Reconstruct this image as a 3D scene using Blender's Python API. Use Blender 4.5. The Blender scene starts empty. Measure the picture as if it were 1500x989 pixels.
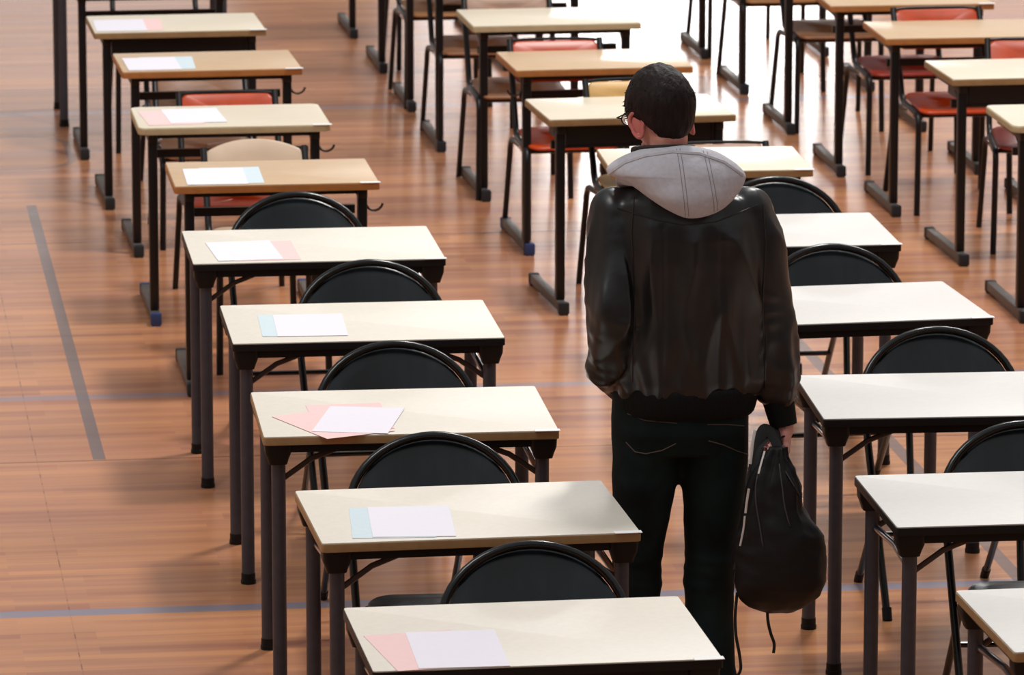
import bpy, bmesh, math, random
from mathutils import Vector, Matrix, Euler, noise
from mathutils.bvhtree import BVHTree
random.seed(7)
S = bpy.context.scene
COL = S.collection
R = math.radians
PI = math.pi

# ------------------------------------------------------------------ camera
FPX, PITCH, YAW, CAMZ = 7949.63, 0.1988488, 0.1327211, 3.92733
cp, sp, cy, sy = math.cos(PITCH), math.sin(PITCH), math.cos(YAW), math.sin(YAW)
FWD = Vector((sy*cp, cy*cp, -sp)); RGT = Vector((cy, -sy, 0)); UPV = RGT.cross(FWD)
CAM = Vector((0, 0, CAMZ))
cam_d = bpy.data.cameras.new('camera'); cam = bpy.data.objects.new('camera', cam_d); COL.objects.link(cam)
cam.matrix_world = Matrix(((RGT.x, UPV.x, -FWD.x, 0), (RGT.y, UPV.y, -FWD.y, 0), (RGT.z, UPV.z, -FWD.z, CAMZ), (0, 0, 0, 1)))
cam_d.sensor_width = 36; cam_d.sensor_fit = 'HORIZONTAL'; cam_d.lens = FPX/1500*36
cam_d.clip_end = 200
cam_d.dof.use_dof = True; cam_d.dof.focus_distance = 14.3; cam_d.dof.aperture_fstop = 11
S.camera = cam

def ray(px, py):
    return (FWD + RGT*((px-750)/FPX) - UPV*((py-494.5)/FPX)).normalized()
def at(px, py, y=None, z=None):
    """the point of the place at a known depth y (or height z) that the survey measured at this pixel"""
    d = ray(px, py)
    t = y/d.y if y is not None else (z-CAMZ)/d.z
    return CAM + d*t

# ------------------------------------------------------------------ materials
def mat(name, col, rough=.5, metal=0., spec=.5, var=0., scale=20., bump=0., coat=0., stretch=None, col2=None):
    m = bpy.data.materials.new(name); m.use_nodes = True
    nt = m.node_tree; N = nt.nodes; L = nt.links
    b = N['Principled BSDF']
    b.inputs['Base Color'].default_value = (*col, 1); b.inputs['Roughness'].default_value = rough
    b.inputs['Metallic'].default_value = metal; b.inputs['Specular IOR Level'].default_value = spec
    b.inputs['Coat Weight'].default_value = coat
    if var or bump:
        tc = N.new('ShaderNodeTexCoord'); mp = N.new('ShaderNodeMapping'); nz = N.new('ShaderNodeTexNoise')
        mp.inputs['Scale'].default_value = stretch or (1, 1, 1)
        nz.inputs['Scale'].default_value = scale; nz.inputs['Detail'].default_value = 5
        L.new(tc.outputs['Object'], mp.inputs[0]); L.new(mp.outputs[0], nz.inputs['Vector'])
        if var:
            mx = N.new('ShaderNodeMix'); mx.data_type = 'RGBA'
            c2 = col2 or tuple(c*(1-var) for c in col)
            mx.inputs[6].default_value = (*col, 1); mx.inputs[7].default_value = (*c2, 1)
            rp = N.new('ShaderNodeMapRange'); rp.inputs[1].default_value = .35; rp.inputs[2].default_value = .65
            L.new(nz.outputs['Fac'], rp.inputs[0]); L.new(rp.outputs[0], mx.inputs[0]); L.new(mx.outputs[2], b.inputs['Base Color'])
        if bump:
            bp = N.new('ShaderNodeBump'); bp.inputs['Strength'].default_value = bump; bp.inputs['Distance'].default_value = .004
            L.new(nz.outputs['Fac'], bp.inputs['Height']); L.new(bp.outputs[0], b.inputs['Normal'])
    return m

def srgb(r, g, b):
    f = lambda c: (c/255/12.92) if c <= 10 else ((c/255+.055)/1.055)**2.4
    return (f(r), f(g), f(b))

M = {}
M['cream'] = mat('cream_laminate', srgb(238, 230, 217), .5, var=.04, scale=60)
M['white'] = mat('white_laminate', srgb(219, 215, 211), .5, var=.03, scale=60)
M['beech'] = mat('beech_laminate', srgb(216, 184, 148), .38, var=.10, scale=14, stretch=(1, 9, 1))
M['beech_light'] = mat('pale_beech_laminate', srgb(237, 225, 203), .36, var=.06, scale=14, stretch=(1, 9, 1))
M['edge_black'] = mat('black_edging', (.008, .008, .009), .5, spec=.25)
M['edge_tan'] = mat('tan_edging', srgb(166, 134, 92), .5, var=.15, scale=30)
M['edge_orange'] = mat('orange_brown_edging', srgb(186, 124, 66), .5, var=.15, scale=30)
M['edge_cream'] = mat('pale_edging', srgb(200, 184, 146), .5, var=.1, scale=30)
M['leg_grey'] = mat('grey_painted_steel', srgb(68, 69, 79), .42, metal=.25, var=.15, scale=40)
M['black_plastic'] = mat('black_plastic', (.006, .006, .007), .5, spec=.25)
M['chrome'] = mat('chromed_steel', srgb(190, 190, 198), .18, metal=1.)
M['rod'] = mat('dark_rod', srgb(70, 58, 55), .4, metal=.4)
M['black_steel'] = mat('black_painted_steel', srgb(18, 17, 20), .38, spec=.4, var=.2, scale=30)
M['chair_black'] = mat('black_gloss_panel', srgb(9, 12, 14), .26, spec=.5, var=.25, scale=5, stretch=(3, 1, .15), col2=srgb(26, 34, 40))  # bluish upright streaks paint the panel's highlights into its colour
M['chair_tube'] = mat('black_tube', srgb(9, 9, 10), .22, spec=.5)
M['tfoot'] = mat('grey_brown_steel', srgb(98, 90, 84), .5, var=.25, scale=25)
M['cap_dark'] = mat('dark_rubber_cap', srgb(30, 33, 38), .6)
M['cap_blue'] = mat('blue_rubber_cap', srgb(44, 62, 112), .6)
M['red'] = mat('red_shell', srgb(206, 72, 22), .32, var=.18, scale=12)
M['darkred'] = mat('dark_red_shell', srgb(160, 52, 36), .34, var=.25, scale=12)
M['wood_seat'] = mat('varnished_plywood', srgb(196, 140, 88), .36, var=.25, scale=10, stretch=(1, 8, 1))
M['wood_worn'] = mat('worn_plywood', srgb(168, 118, 84), .4, var=.3, scale=10, stretch=(1, 8, 1))
M['wood_yellow'] = mat('yellow_plywood', srgb(226, 178, 104), .36, var=.2, scale=10, stretch=(1, 8, 1))
M['shell_beige'] = mat('beige_shell', srgb(214, 186, 158), .45, var=.08, scale=10)
M['paper'] = mat('white_paper', srgb(238, 234, 244), .75, var=.015, scale=50)
M['paper_pink'] = mat('pink_paper', srgb(246, 208, 206), .75, var=.03, scale=50)
M['paper_blue'] = mat('pale_blue_paper', srgb(210, 226, 234), .75, var=.03, scale=50)
M['sticker'] = mat('white_sticker', srgb(250, 250, 250), .5)
M['skin'] = mat('skin', srgb(214, 158, 140), .5, var=.12, scale=30, col2=srgb(204, 132, 122))
M['ear_skin'] = mat('ear_skin', srgb(198, 112, 104), .5)
M['hair'] = mat('dark_brown_hair', srgb(24, 16, 16), .6, spec=.18, var=.7, scale=60, bump=1.0, stretch=(1.8, 1.8, .4), col2=srgb(38, 27, 26))
M['leather'] = mat('black_leather', srgb(22, 22, 24), .36, spec=.6, var=.3, scale=16, bump=.25)
M['rib'] = mat('black_rib_knit', (.006, .006, .006), .85, spec=.2, bump=.8, scale=60, stretch=(3, 3, .15))
M['fleece'] = mat('grey_fleece', srgb(198, 196, 204), .9, spec=.15, var=.09, scale=70, bump=.4)
M['seam_grey'] = mat('grey_seam_thread', srgb(142, 137, 141), .8)
M['collar'] = mat('dark_collar', srgb(34, 28, 28), .7)
M['denim'] = mat('dark_denim', srgb(24, 42, 43), .8, spec=.2, var=.35, scale=7, bump=.3, col2=srgb(11, 22, 24))
M['thread'] = mat('brown_stitching', srgb(92, 76, 66), .8)
M['nylon'] = mat('black_nylon', (.0065, .0065, .0075), .55, spec=.35, bump=.5, scale=25)
M['piping'] = mat('dark_grey_piping', srgb(66, 64, 66), .6)
M['reflective'] = mat('pale_reflective_tape', srgb(226, 222, 218), .5)
M['webbing'] = mat('black_webbing', (.012, .012, .013), .7)
M['shoe'] = mat('black_shoe', (.02, .02, .022), .5)
M['sole'] = mat('grey_sole', (.25, .25, .25), .7)
M['lens'] = mat('spectacle_lens', (.8, .8, .82), .05)
M['lens'].node_tree.nodes['Principled BSDF'].inputs['Transmission Weight'].default_value = 1
M['eye'] = mat('eye_white', (.8, .78, .75), .25)
M['iris'] = mat('iris', (.08, .05, .03), .25)
M['lip'] = mat('lips', srgb(186, 106, 100), .5)
M['wall'] = mat('painted_wall', srgb(214, 208, 200), .8, var=.04, scale=2)
M['wall_dim'] = mat('dark_blocking_wall', srgb(118, 104, 94), .7, var=.2, scale=2)  # dark tone for the unseen wall that blocks ambient light
M['frame_white'] = mat('white_window_frame', srgb(225, 225, 222), .5)

def floor_material():
    m = bpy.data.materials.new('sports_hall_parquet'); m.use_nodes = True
    nt = m.node_tree; N = nt.nodes; L = nt.links; b = N['Principled BSDF']
    geo = N.new('ShaderNodeNewGeometry'); sep = N.new('ShaderNodeSeparateXYZ'); L.new(geo.outputs['Position'], sep.inputs[0])
    X, Y = sep.outputs[0], sep.outputs[1]
    def math_(op, a, b_=None, c=None):
        n = N.new('ShaderNodeMath'); n.operation = op
        for i, v in enumerate((a, b_, c)):
            if v is None: continue
            if isinstance(v, (int, float)): n.inputs[i].default_value = v
            else: L.new(v, n.inputs[i])
        return n.outputs[0]
    def band(v, c, w):                      # 1 inside |v-c| < w/2
        return math_('LESS_THAN', math_('ABSOLUTE', math_('SUBTRACT', v, c)), w/2)
    def span(v, a, e):
        return math_('MULTIPLY', math_('GREATER_THAN', v, a), math_('LESS_THAN', v, e))
    def mixc(f, A, B, mode='MIX'):
        n = N.new('ShaderNodeMix'); n.data_type = 'RGBA'; n.blend_type = mode
        for i, v in ((0, f), (6, A), (7, B)):
            if isinstance(v, (int, float)): n.inputs[i].default_value = v
            elif isinstance(v, tuple): n.inputs[i].default_value = (*v, 1)
            else: L.new(v, n.inputs[i])
        return n.outputs[2]
    def mapped(sx, sy_, ox=0, oy=0):
        n = N.new('ShaderNodeMapping'); n.inputs['Scale'].default_value = (sx, sy_, 0); n.inputs['Location'].default_value = (ox, oy, 0)
        L.new(geo.outputs['Position'], n.inputs[0]); return n.outputs[0]
    def brick(c1, c2, w, h, off, ox, oy):
        n = N.new('ShaderNodeTexBrick'); n.inputs['Scale'].default_value = 1; n.inputs['Brick Width'].default_value = w; n.inputs['Row Height'].default_value = h
        n.inputs['Mortar Size'].default_value = 0.0; n.offset = off; n.inputs['Color1'].default_value = (*c1, 1); n.inputs['Color2'].default_value = (*c2, 1)
        n.inputs['Mortar'].default_value = (*c1, 1)
        L.new(mapped(1, 1, ox, oy), n.inputs['Vector']); return n.outputs['Color']
    c1 = brick(srgb(212, 146, 98), srgb(140, 80, 56), 1.3, .085, .37, 0, 0)
    c2 = brick(srgb(230, 158, 96), srgb(158, 98, 80), .9, .0425, .29, .3, .01)
    c = mixc(.5, c1, c2)
    nz = N.new('ShaderNodeTexNoise'); nz.inputs['Scale'].default_value = 1; nz.inputs['Detail'].default_value = 4
    L.new(mapped(.55, 8.5), nz.inputs['Vector'])
    rp = N.new('ShaderNodeMapRange'); rp.inputs[1].default_value = .36; rp.inputs[2].default_value = .66; L.new(nz.outputs['Fac'], rp.inputs[0])
    c = mixc(math_('MULTIPLY', rp.outputs[0], .45), c, srgb(228, 162, 102))
    nz2 = N.new('ShaderNodeTexNoise'); nz2.inputs['Scale'].default_value = 1; nz2.inputs['Detail'].default_value = 3
    L.new(mapped(.8, 11, 3, 7), nz2.inputs['Vector'])
    rp2 = N.new('ShaderNodeMapRange'); rp2.inputs[1].default_value = .5; rp2.inputs[2].default_value = .72; L.new(nz2.outputs['Fac'], rp2.inputs[0])
    c = mixc(math_('MULTIPLY', rp2.outputs[0], .62), c, srgb(142, 82, 66))
    nz3 = N.new('ShaderNodeTexNoise'); nz3.inputs['Scale'].default_value = .45; nz3.inputs['Detail'].default_value = 2
    L.new(geo.outputs['Position'], nz3.inputs['Vector'])
    rp3 = N.new('ShaderNodeMapRange'); rp3.inputs[1].default_value = .4; rp3.inputs[2].default_value = .65; L.new(nz3.outputs['Fac'], rp3.inputs[0])
    c = mixc(math_('MULTIPLY', rp3.outputs[0], .3), c, srgb(182, 122, 104))
    fine = N.new('ShaderNodeTexNoise'); fine.inputs['Scale'].default_value = 1; fine.inputs['Detail'].default_value = 2; L.new(mapped(7, 110), fine.inputs['Vector'])
    c = mixc(.16, c, srgb(196, 142, 120))
    # dark gaps between the floor bays, nail heads along one board joint
    wob = math_('MULTIPLY', math_('SUBTRACT', nz3.outputs['Fac'], .5), .02)
    for yy, w, s in ((13.47, .012, .6), (17.47, .014, .6), (21.46, .018, .6), (25.5, .02, .5), (29.5, .02, .5), (23.98, .02, .12)):
        c = mixc(math_('MULTIPLY', band(math_('ADD', Y, wob), yy, w), s), c, srgb(64, 44, 38))
    nd = N.new('ShaderNodeTexNoise'); nd.noise_dimensions = '1D'; nd.inputs['Scale'].default_value = 9; nd.inputs['Detail'].default_value = 2
    L.new(Y, nd.inputs['W']); dash = math_('ADD', math_('MULTIPLY', math_('GREATER_THAN', nd.outputs['Fac'], .56), .75), .3)
    for xx in (.757, -1.24, 5.9):
        c = mixc(math_('MULTIPLY', math_('MULTIPLY', band(X, xx, .0045), dash), .5), c, srgb(70, 46, 38))
    # painted court lines
    blue = srgb(134, 136, 156); grey = srgb(106, 98, 102)
    def line(c, mask, col, s=.8): return mixc(math_('MULTIPLY', mask, s), c, col)
    c = line(c, band(Y, 15.445, .075), blue, .85)
    c = line(c, band(Y, 18.475, .07), blue, .6)
    c = line(c, band(Y, 24.78, .09), blue, .55)
    c = line(c, math_('MULTIPLY', band(X, .962, .042), span(Y, 17.48, 22.35)), grey, .85)
    c = line(c, math_('MULTIPLY', band(X, 3.603, .045), span(Y, 10, 19.9)), grey, .75)
    # rounded corner of another marking
    cx, cyy, hx, hy, rad = .2, 23.69, .99, .44, .22
    qx = math_('MAXIMUM', math_('SUBTRACT', math_('ABSOLUTE', math_('SUBTRACT', X, cx)), hx-rad), 0)
    qy = math_('MAXIMUM', math_('SUBTRACT', math_('ABSOLUTE', math_('SUBTRACT', Y, cyy)), hy-rad), 0)
    dd = math_('SQRT', math_('ADD', math_('MULTIPLY', qx, qx), math_('MULTIPLY', qy, qy)))
    c = line(c, band(dd, rad, .035), grey, .55)
    L.new(c, b.inputs['Base Color'])
    rr = N.new('ShaderNodeMapRange'); rr.inputs[3].default_value = .2; rr.inputs[4].default_value = .3; L.new(nz.outputs['Fac'], rr.inputs[0]); L.new(rr.outputs[0], b.inputs['Roughness'])
    bp = N.new('ShaderNodeBump'); bp.inputs['Strength'].default_value = .04; bp.inputs['Distance'].default_value = .002; L.new(fine.outputs['Fac'], bp.inputs['Height']); L.new(bp.outputs[0], b.inputs['Normal'])
    b.inputs['Specular IOR Level'].default_value = .5
    return m
M['floor'] = floor_material()

def emission(name, col, strength):
    m = bpy.data.materials.new(name); m.use_nodes = True; nt = m.node_tree
    b = nt.nodes['Principled BSDF']; b.inputs['Base Color'].default_value = (.8, .8, .8, 1)
    b.inputs['Emission Color'].default_value = (*col, 1); b.inputs['Emission Strength'].default_value = strength
    return m

# ------------------------------------------------------------------ mesh helpers
class MB:
    def __init__(self): self.bm = bmesh.new()
    def box(self, c, s, rot=None, bev=0.):
        mtx = Matrix.Translation(c) @ (rot.to_4x4() if rot is not None else Matrix.Identity(4)) @ Matrix.Diagonal((*s, 1))
        r = bmesh.ops.create_cube(self.bm, size=1, matrix=mtx)
        if bev:
            es = list({e for v in r['verts'] for e in v.link_edges})
            bmesh.ops.bevel(self.bm, geom=es, offset=bev, segments=2, affect='EDGES', profile=.6)
        return self
    def loft(self, rings, cap=True, closed=False):
        bm = self.bm; vs = [[bm.verts.new(p) for p in r] for r in rings]; n = len(rings[0])
        pairs = list(zip(vs, vs[1:])) + ([(vs[-1], vs[0])] if closed else [])
        for a, b in pairs:
            for i in range(n):
                j = (i+1) % n; bm.faces.new((a[i], a[j], b[j], b[i]))
        if cap and not closed:
            bm.faces.new(vs[0][::-1]); bm.faces.new(vs[-1])
        return self
    def tube(self, pts, r, seg=10, closed=False, flat=None, cap=True):
        pts = [Vector(p) for p in pts]; n = len(pts); rings = []; up = None
        for i, p in enumerate(pts):
            if closed: t = (pts[(i+1) % n]-pts[i-1]).normalized()
            else: t = (pts[min(i+1, n-1)]-pts[max(i-1, 0)]).normalized()
            if up is None:
                up = Vector((0, 0, 1)) if abs(t.z) < .9 else Vector((0, 1, 0))
            u = (up - t*up.dot(t)).normalized(); v = t.cross(u); up = u
            rad = r[i] if isinstance(r, (list, tuple)) else r
            ru, rv = (rad, rad) if flat is None else flat
            rings.append([p+u*(ru*math.cos(2*PI*k/seg))+v*(rv*math.sin(2*PI*k/seg)) for k in range(seg)])
        return self.loft(rings, cap, closed)
    def ell(self, c, s, rot=None, u=20, v=14):
        mtx = Matrix.Translation(c) @ (rot.to_4x4() if rot is not None else Matrix.Identity(4)) @ Matrix.Diagonal((*s, 1))
        bmesh.ops.create_uvsphere(self.bm, u_segments=u, v_segments=v, radius=1, matrix=mtx); return self
    def prism(self, outline, z0, z1, bev=0.):
        rings = [[Vector((x, y, z0)) for x, y in outline], [Vector((x, y, z1)) for x, y in outline]]
        n0 = len(self.bm.edges)
        self.loft(rings)
        if bev:
            self.bm.edges.ensure_lookup_table(); es = [e for e in list(self.bm.edges)[n0:] if abs(e.verts[0].co.z-e.verts[1].co.z) < 1e-6]
            bmesh.ops.bevel(self.bm, geom=es, offset=bev, segments=2, affect='EDGES', profile=.6)
        return self
    def mesh(self, name, m, smooth=True, angle=40):
        bmesh.ops.recalc_face_normals(self.bm, faces=self.bm.faces)
        me = bpy.data.meshes.new(name); self.bm.to_mesh(me); self.bm.free(); me.materials.append(m)
        if smooth:
            me.shade_smooth(); me.set_sharp_from_angle(angle=R(angle))
        return me
    def build(self, name, m, parent=None, smooth=True, angle=40):
        return link(name, self.mesh(name, m, smooth, angle), parent)

def link(name, me, parent=None):
    o = bpy.data.objects.new(name, me); COL.objects.link(o)
    if parent: o.parent = parent
    return o
def tag(o, label, cat, group=None, kind=None):
    if label: o['label'] = label
    if cat: o['category'] = cat
    if group: o['group'] = group
    if kind: o['kind'] = kind
    return o
def empty(name, loc=(0, 0, 0), rz=0):
    o = bpy.data.objects.new(name, None); COL.objects.link(o); o.location = loc; o.rotation_euler = (0, 0, rz); o.empty_display_size = .1
    return o
def copy_tree(o, parent=None):
    c = o.copy(); COL.objects.link(c)
    if parent: c.parent = parent
    for ch in list(o.children): copy_tree(ch, c)
    return c
def rrect(w, d, r, seg=5):
    pts = []
    for (sx, sy_, a0) in ((1, 1, 0), (-1, 1, 90), (-1, -1, 180), (1, -1, 270)):
        for k in range(seg+1):
            a = R(a0+90*k/seg); pts.append((sx*(w/2-r)+r*math.cos(a), sy_*(d/2-r)+r*math.sin(a)))
    return pts
def arc(c, a, b, r, a0, a1, n=6):
    c = Vector(c); return [c+Vector(a)*(r*math.cos(R(a0+(a1-a0)*k/n)))+Vector(b)*(r*math.sin(R(a0+(a1-a0)*k/n))) for k in range(n+1)]

# ------------------------------------------------------------------ setting
fl = MB(); fl.box((4, 19, -.05), (26, 50, .1)); o = fl.build('floor', M['floor'], smooth=False); tag(o, None, None, kind='structure')
def wall_with_openings(x0, x1, h, openings):
    b = MB(); xs = x0
    for (a, e, z0, z1) in openings:
        b.box(((xs+a)/2, 44.1, h/2), (a-xs, .2, h)); b.box(((a+e)/2, 44.1, z0/2), (e-a, .2, z0)); b.box(((a+e)/2, 44.1, (z1+h)/2), (e-a, .2, h-z1)); xs = e
    b.box(((xs+x1)/2, 44.1, h/2), (x1-xs, .2, h)); return b
OPEN = ((-4.0, 3.6, .9, 4.6), (4.9, 8.7, .1, 7.4), (9.3, 13.6, .9, 6.2))  # first and last openings hold the added fill windows
tag(wall_with_openings(-9, 17, 9, OPEN).build('wall_far', M['wall'], smooth=False), None, None, kind='structure')
w = MB(); w.box((-9.1, 19, 4.5), (.2, 50, 9)); tag(w.build('wall_left', M['wall'], smooth=False), None, None, kind='structure')
w = MB(); w.box((17.1, 19, 4.5), (.2, 50, 9)); tag(w.build('wall_right', M['wall'], smooth=False), None, None, kind='structure')
w = MB(); w.box((4, -6.1, 4.5), (26, .2, 9)); tag(w.build('blocking_wall_near', M['wall_dim'], smooth=False), None, None, kind='structure')  # unseen, put in to block level ambient light and darken camera-facing surfaces
def window(name, a, e, z0, z1, bars_x, bars_z, panes):
    wn = MB()
    for x in [a+.05, e-.05]+list(bars_x): wn.box((x, 44.05, (z0+z1)/2), (.1, .14, z1-z0))
    for z in [z0+.05, z1-.05]+list(bars_z): wn.box(((a+e)/2, 44.05, z), (e-a-.1, .12, .1))
    wf = tag(wn.build(name, M['frame_white'], smooth=False), None, None, kind='structure')
    for (pa, pe, p0, p1, st) in panes:
        g = MB(); g.box(((pa+pe)/2, 44.09, (p0+p1)/2), (pe-pa, .02, p1-p0)); g.build('daylight_pane', emission('daylight_glass', (1, 1, 1), st), wf, smooth=False)
window('window_1', 4.9, 8.7, .1, 7.4, (6.2,), (3.3, 5.4), ((6.25, 8.6, .15, 3.25, 13.0), (6.25, 8.6, 3.35, 5.35, 1.6), (6.25, 8.6, 5.45, 7.3, .6), (5.0, 6.15, .15, 3.25, 3.0), (5.0, 6.15, 3.35, 5.35, .9), (5.0, 6.15, 5.45, 7.3, .6)))
window('fill_window_right', 9.3, 13.6, .9, 6.2, (10.7, 12.2), (3.5,), ((9.4, 13.5, 1.0, 6.1, .95),))  # unseen window added so its reflection brightens the floor on the right
window('fill_window_left', -4.0, 3.6, .9, 4.6, (-1.5, 1.0), (), ((-3.9, 3.5, 1.0, 4.5, .95),))  # unseen window added to lift the far left floor with a pale reflection

# ------------------------------------------------------------------ folding tables
FW, FD, H = .812, .597, .74
cache = {}
def folding_parts(root, top, edge):
    key = ('fold', top, edge)
    if key not in cache:
        P = []
        b = MB(); b.prism(rrect(FW-.004, FD-.004, .008), H-.0035, H, .001); P.append(('tabletop', b.mesh('tabletop', M[top]), None))
        b = MB(); b.prism(rrect(FW, FD, .009), H-.024, H-.0034, .002); P.append(('edging', b.mesh('edging', M[edge]), None))
        b = MB()
        for s in (-1, 1):
            b.box((0, s*(FD/2-.03), H-.036), (FW-.12, .02, .025)); b.box((s*(FW/2-.03), 0, H-.036), (.02, FD-.12, .025))
        P.append(('frame', b.mesh('frame', M['edge_black'], False), None))
        for sx in (-1, 1):
            for s in (-1, 1):
                lx, ly = sx*(FW/2-.043), s*(FD/2-.043)
                b = MB()
                b.loft([[Vector((lx+px*k+sx*.002, ly+py*k+s*.002, z)) for px, py in rrect(1, 1, .2)] for z, k in ((H-.024, .074), (H-.05, .071), (H-.068, .058), (H-.082, .05))])
                P.append(('corner_block', b.mesh('corner_block', M['black_plastic']), None))
                b = MB(); b.tube([(lx, ly, .02), (lx, ly, H-.03)], .0195, 16); P.append(('leg', b.mesh('leg', M['leg_grey']), None))
                b = MB(); b.tube([(lx, ly, 0), (lx, ly, .012), (lx, ly, .013), (lx, ly, .032)], [.023, .023, .0212, .0212], 16); P.append(('foot_cap', b.mesh('foot_cap', M['black_plastic']), 'leg'))
                b = MB(); b.tube([(lx-sx*.012, ly-s*.006, .612), (lx-sx*.09, ly-s*.012, .665), (lx-sx*.17, ly-s*.014, H-.045)], .006, 8, flat=(.008, .005)); P.append(('brace', b.mesh('brace', M['rod']), None))
            b = MB(); y0 = FD/2-.043
            b.tube([(sx*(FW/2-.043), -y0, .60), (sx*(FW/2-.05), -y0+.03, .612), (sx*(FW/2-.055), 0, .622), (sx*(FW/2-.05), y0-.03, .612), (sx*(FW/2-.043), y0, .60)], .0095, 10)
            P.append(('side_rail', b.mesh('side_rail', M['chrome']), None))
        cache[key] = P
    last = None
    for nm, me, par in cache[key]:
        o = link(nm, me, last if par else root)
        if nm == 'leg': last = o
STK = None
def sticker(root, w_, d_):
    b = MB(); b.box((w_/2-.033, -d_/2+.006, H+.0006), (.07, .026, .0012)); b.build('number_sticker', M['sticker'], root, smooth=False)

# ------------------------------------------------------------------ school tables with T feet
SW, SD = .712, .51
def school_parts(root, top, edge, rounded=False, tray=False, hook=0, cap='cap_dark'):
    rr = .03 if rounded else .006
    b = MB(); b.prism(rrect(SW-.006, SD-.006, rr), H-.004, H, .0012); b.build('tabletop', M[top], root)
    b = MB(); b.prism(rrect(SW, SD, rr+.003), H-.026, H-.0038, .003); b.build('edging', M[edge], root)
    b = MB()
    for s in (-1, 1): b.box((0, s*.16, H-.039), (SW-.1, .025, .026))
    b.box((0, .03, .60), (SW-.12, .022, .03)); b.build('stretcher', M['black_steel'], root, smooth=False)
    cyl = -SD/2+.075
    for sx in (-1, 1):
        lx = sx*(SW/2-.055)
        leg = MB(); leg.box((lx, cyl, .38), (.034, .042, .67), bev=.008); lo = leg.build('leg', M['black_steel'], root)
        f = MB(); f.box((lx, .045, .028), (.036, .6, .036), bev=.006); f.build('foot', M['tfoot'], lo)
        for yy in (-.255, .345):
            f = MB(); f.box((lx, yy, .026), (.04, .034, .044), bev=.005); f.box((lx, yy, .004), (.03, .03, .008)); f.build('end_cap', M[cap], lo)
        br = MB(); br.box((lx, 0, H-.045), (.034, SD-.09, .036), bev=.006)
        br.tube([(lx, cyl+.02, .6), (lx, cyl+.05, .66), (lx, cyl+.12, H-.05)], .012, 8); br.build('bracket', M['black_steel'], lo)
    if tray:
        t = MB(); t.box((0, -.03, H-.112), (SW-.15, .36, .006)); t.box((0, -.2, H-.07), (SW-.15, .008, .088)); t.box((0, .145, H-.07), (SW-.15, .008, .088))
        for s in (-1, 1): t.box((s*(SW/2-.08), -.03, H-.07), (.008, .36, .088))
        t.build('tray', M['black_steel'], root, smooth=False)
    if hook:
        h = MB(); x0 = hook*(SW/2-.03); h.tube([(x0-hook*.01, -.16, H-.03), (x0-hook*.01, -.16, H-.085)] + arc((x0+hook*.02, -.16, H-.085), (hook, 0, 0), (0, 0, 1), .03, 180, 350, 7), .0045, 8); h.build('bag_hook', M['rod'], root)

# ------------------------------------------------------------------ chairs (origin on the floor; the sitter faces -y)
def folding_chair(root):
    def sd(s): return s
    # lean of the back frame: y as a function of z
    def yl(z): return -.13*(.80-z)/.30 if z > .5 else -.13-.20*(.5-z)/.5
    pts = [(-.20, yl(.012), .012), (-.215, yl(.3), .3), (-.228, yl(.55), .55)]
    for k in range(0, 25):
        a = PI - PI*k/24; z = .605+.188*math.sin(a); pts.append((.232*math.cos(a), yl(z), z))
    pts += [(.228, yl(.55), .55), (.215, yl(.3), .3), (.20, yl(.012), .012)]
    b = MB(); b.tube(pts, .0115, 10); fr = b.build('back_frame', M['chair_tube'], root)
    for s in (-1, 1):
        c = MB(); c.tube([(s*.20, yl(.0), 0), (s*.20, yl(.035), .035)], .0145, 10); c.build('foot_cap', M['black_plastic'], fr)
    # padded back panel inside the arch
    g = MB(); rings = []
    for (k, dy) in ((1.0, -.006), (1.0, .006)):
        rings.append((k, dy))
    out = []
    for k in range(25):
        a = PI*k/24; out.append((.219*math.cos(a), .605+.176*math.sin(a)))
    out += [(-.219, .56), (-.19, .535), (.19, .535), (.219, .56)]
    cxx, czz = 0, .63
    def bow(x): return .03*(1-(x/.22)**2)
    def ringp(t, dy): return [Vector((x*t, yl(czz+(z-czz)*t)+bow(x*t)+dy, czz+(z-czz)*t)) for x, z in out]
    rs = [ringp(.02, -.009), ringp(.4, -.009), ringp(.75, -.008), ringp(.95, -.007), ringp(1, -.003), ringp(1, .003), ringp(.95, .007), ringp(.75, .008), ringp(.4, .009), ringp(.02, .009)]
    g.loft(rs); g.build('backrest', M['chair_black'], root, angle=60)
    st = MB()
    o = rrect(.41, .38, .07)
    st.loft([[Vector((x*k*(1-.10*(y/.19)), -.41+y*k, z+(.008 if y < -.1 else 0))) for x, y in o] for z, k in ((.388, .97), (.393, 1), (.405, 1), (.412, .96), (.414, .7), (.411, .02))])
    st.build('seat', M['chair_black'], root, angle=60)
    for s in (-1, 1):
        l = MB(); l.tube([(s*.193, -.55, .382), (s*.193, -.26, .38), (s*.193, -.19, .345), (s*.193, .135, .012)], .0105, 10); lo = l.build('rear_leg', M['chair_tube'], root)
        c = MB(); c.tube([(s*.193, .146, 0), (s*.193, .118, .032)], .0135, 10); c.build('foot_cap', M['black_plastic'], lo)
    l = MB(); l.tube([(-.193, -.046, .19), (.193, -.046, .19)], .0085, 8); l.build('crossbar', M['chair_tube'], root)

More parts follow.
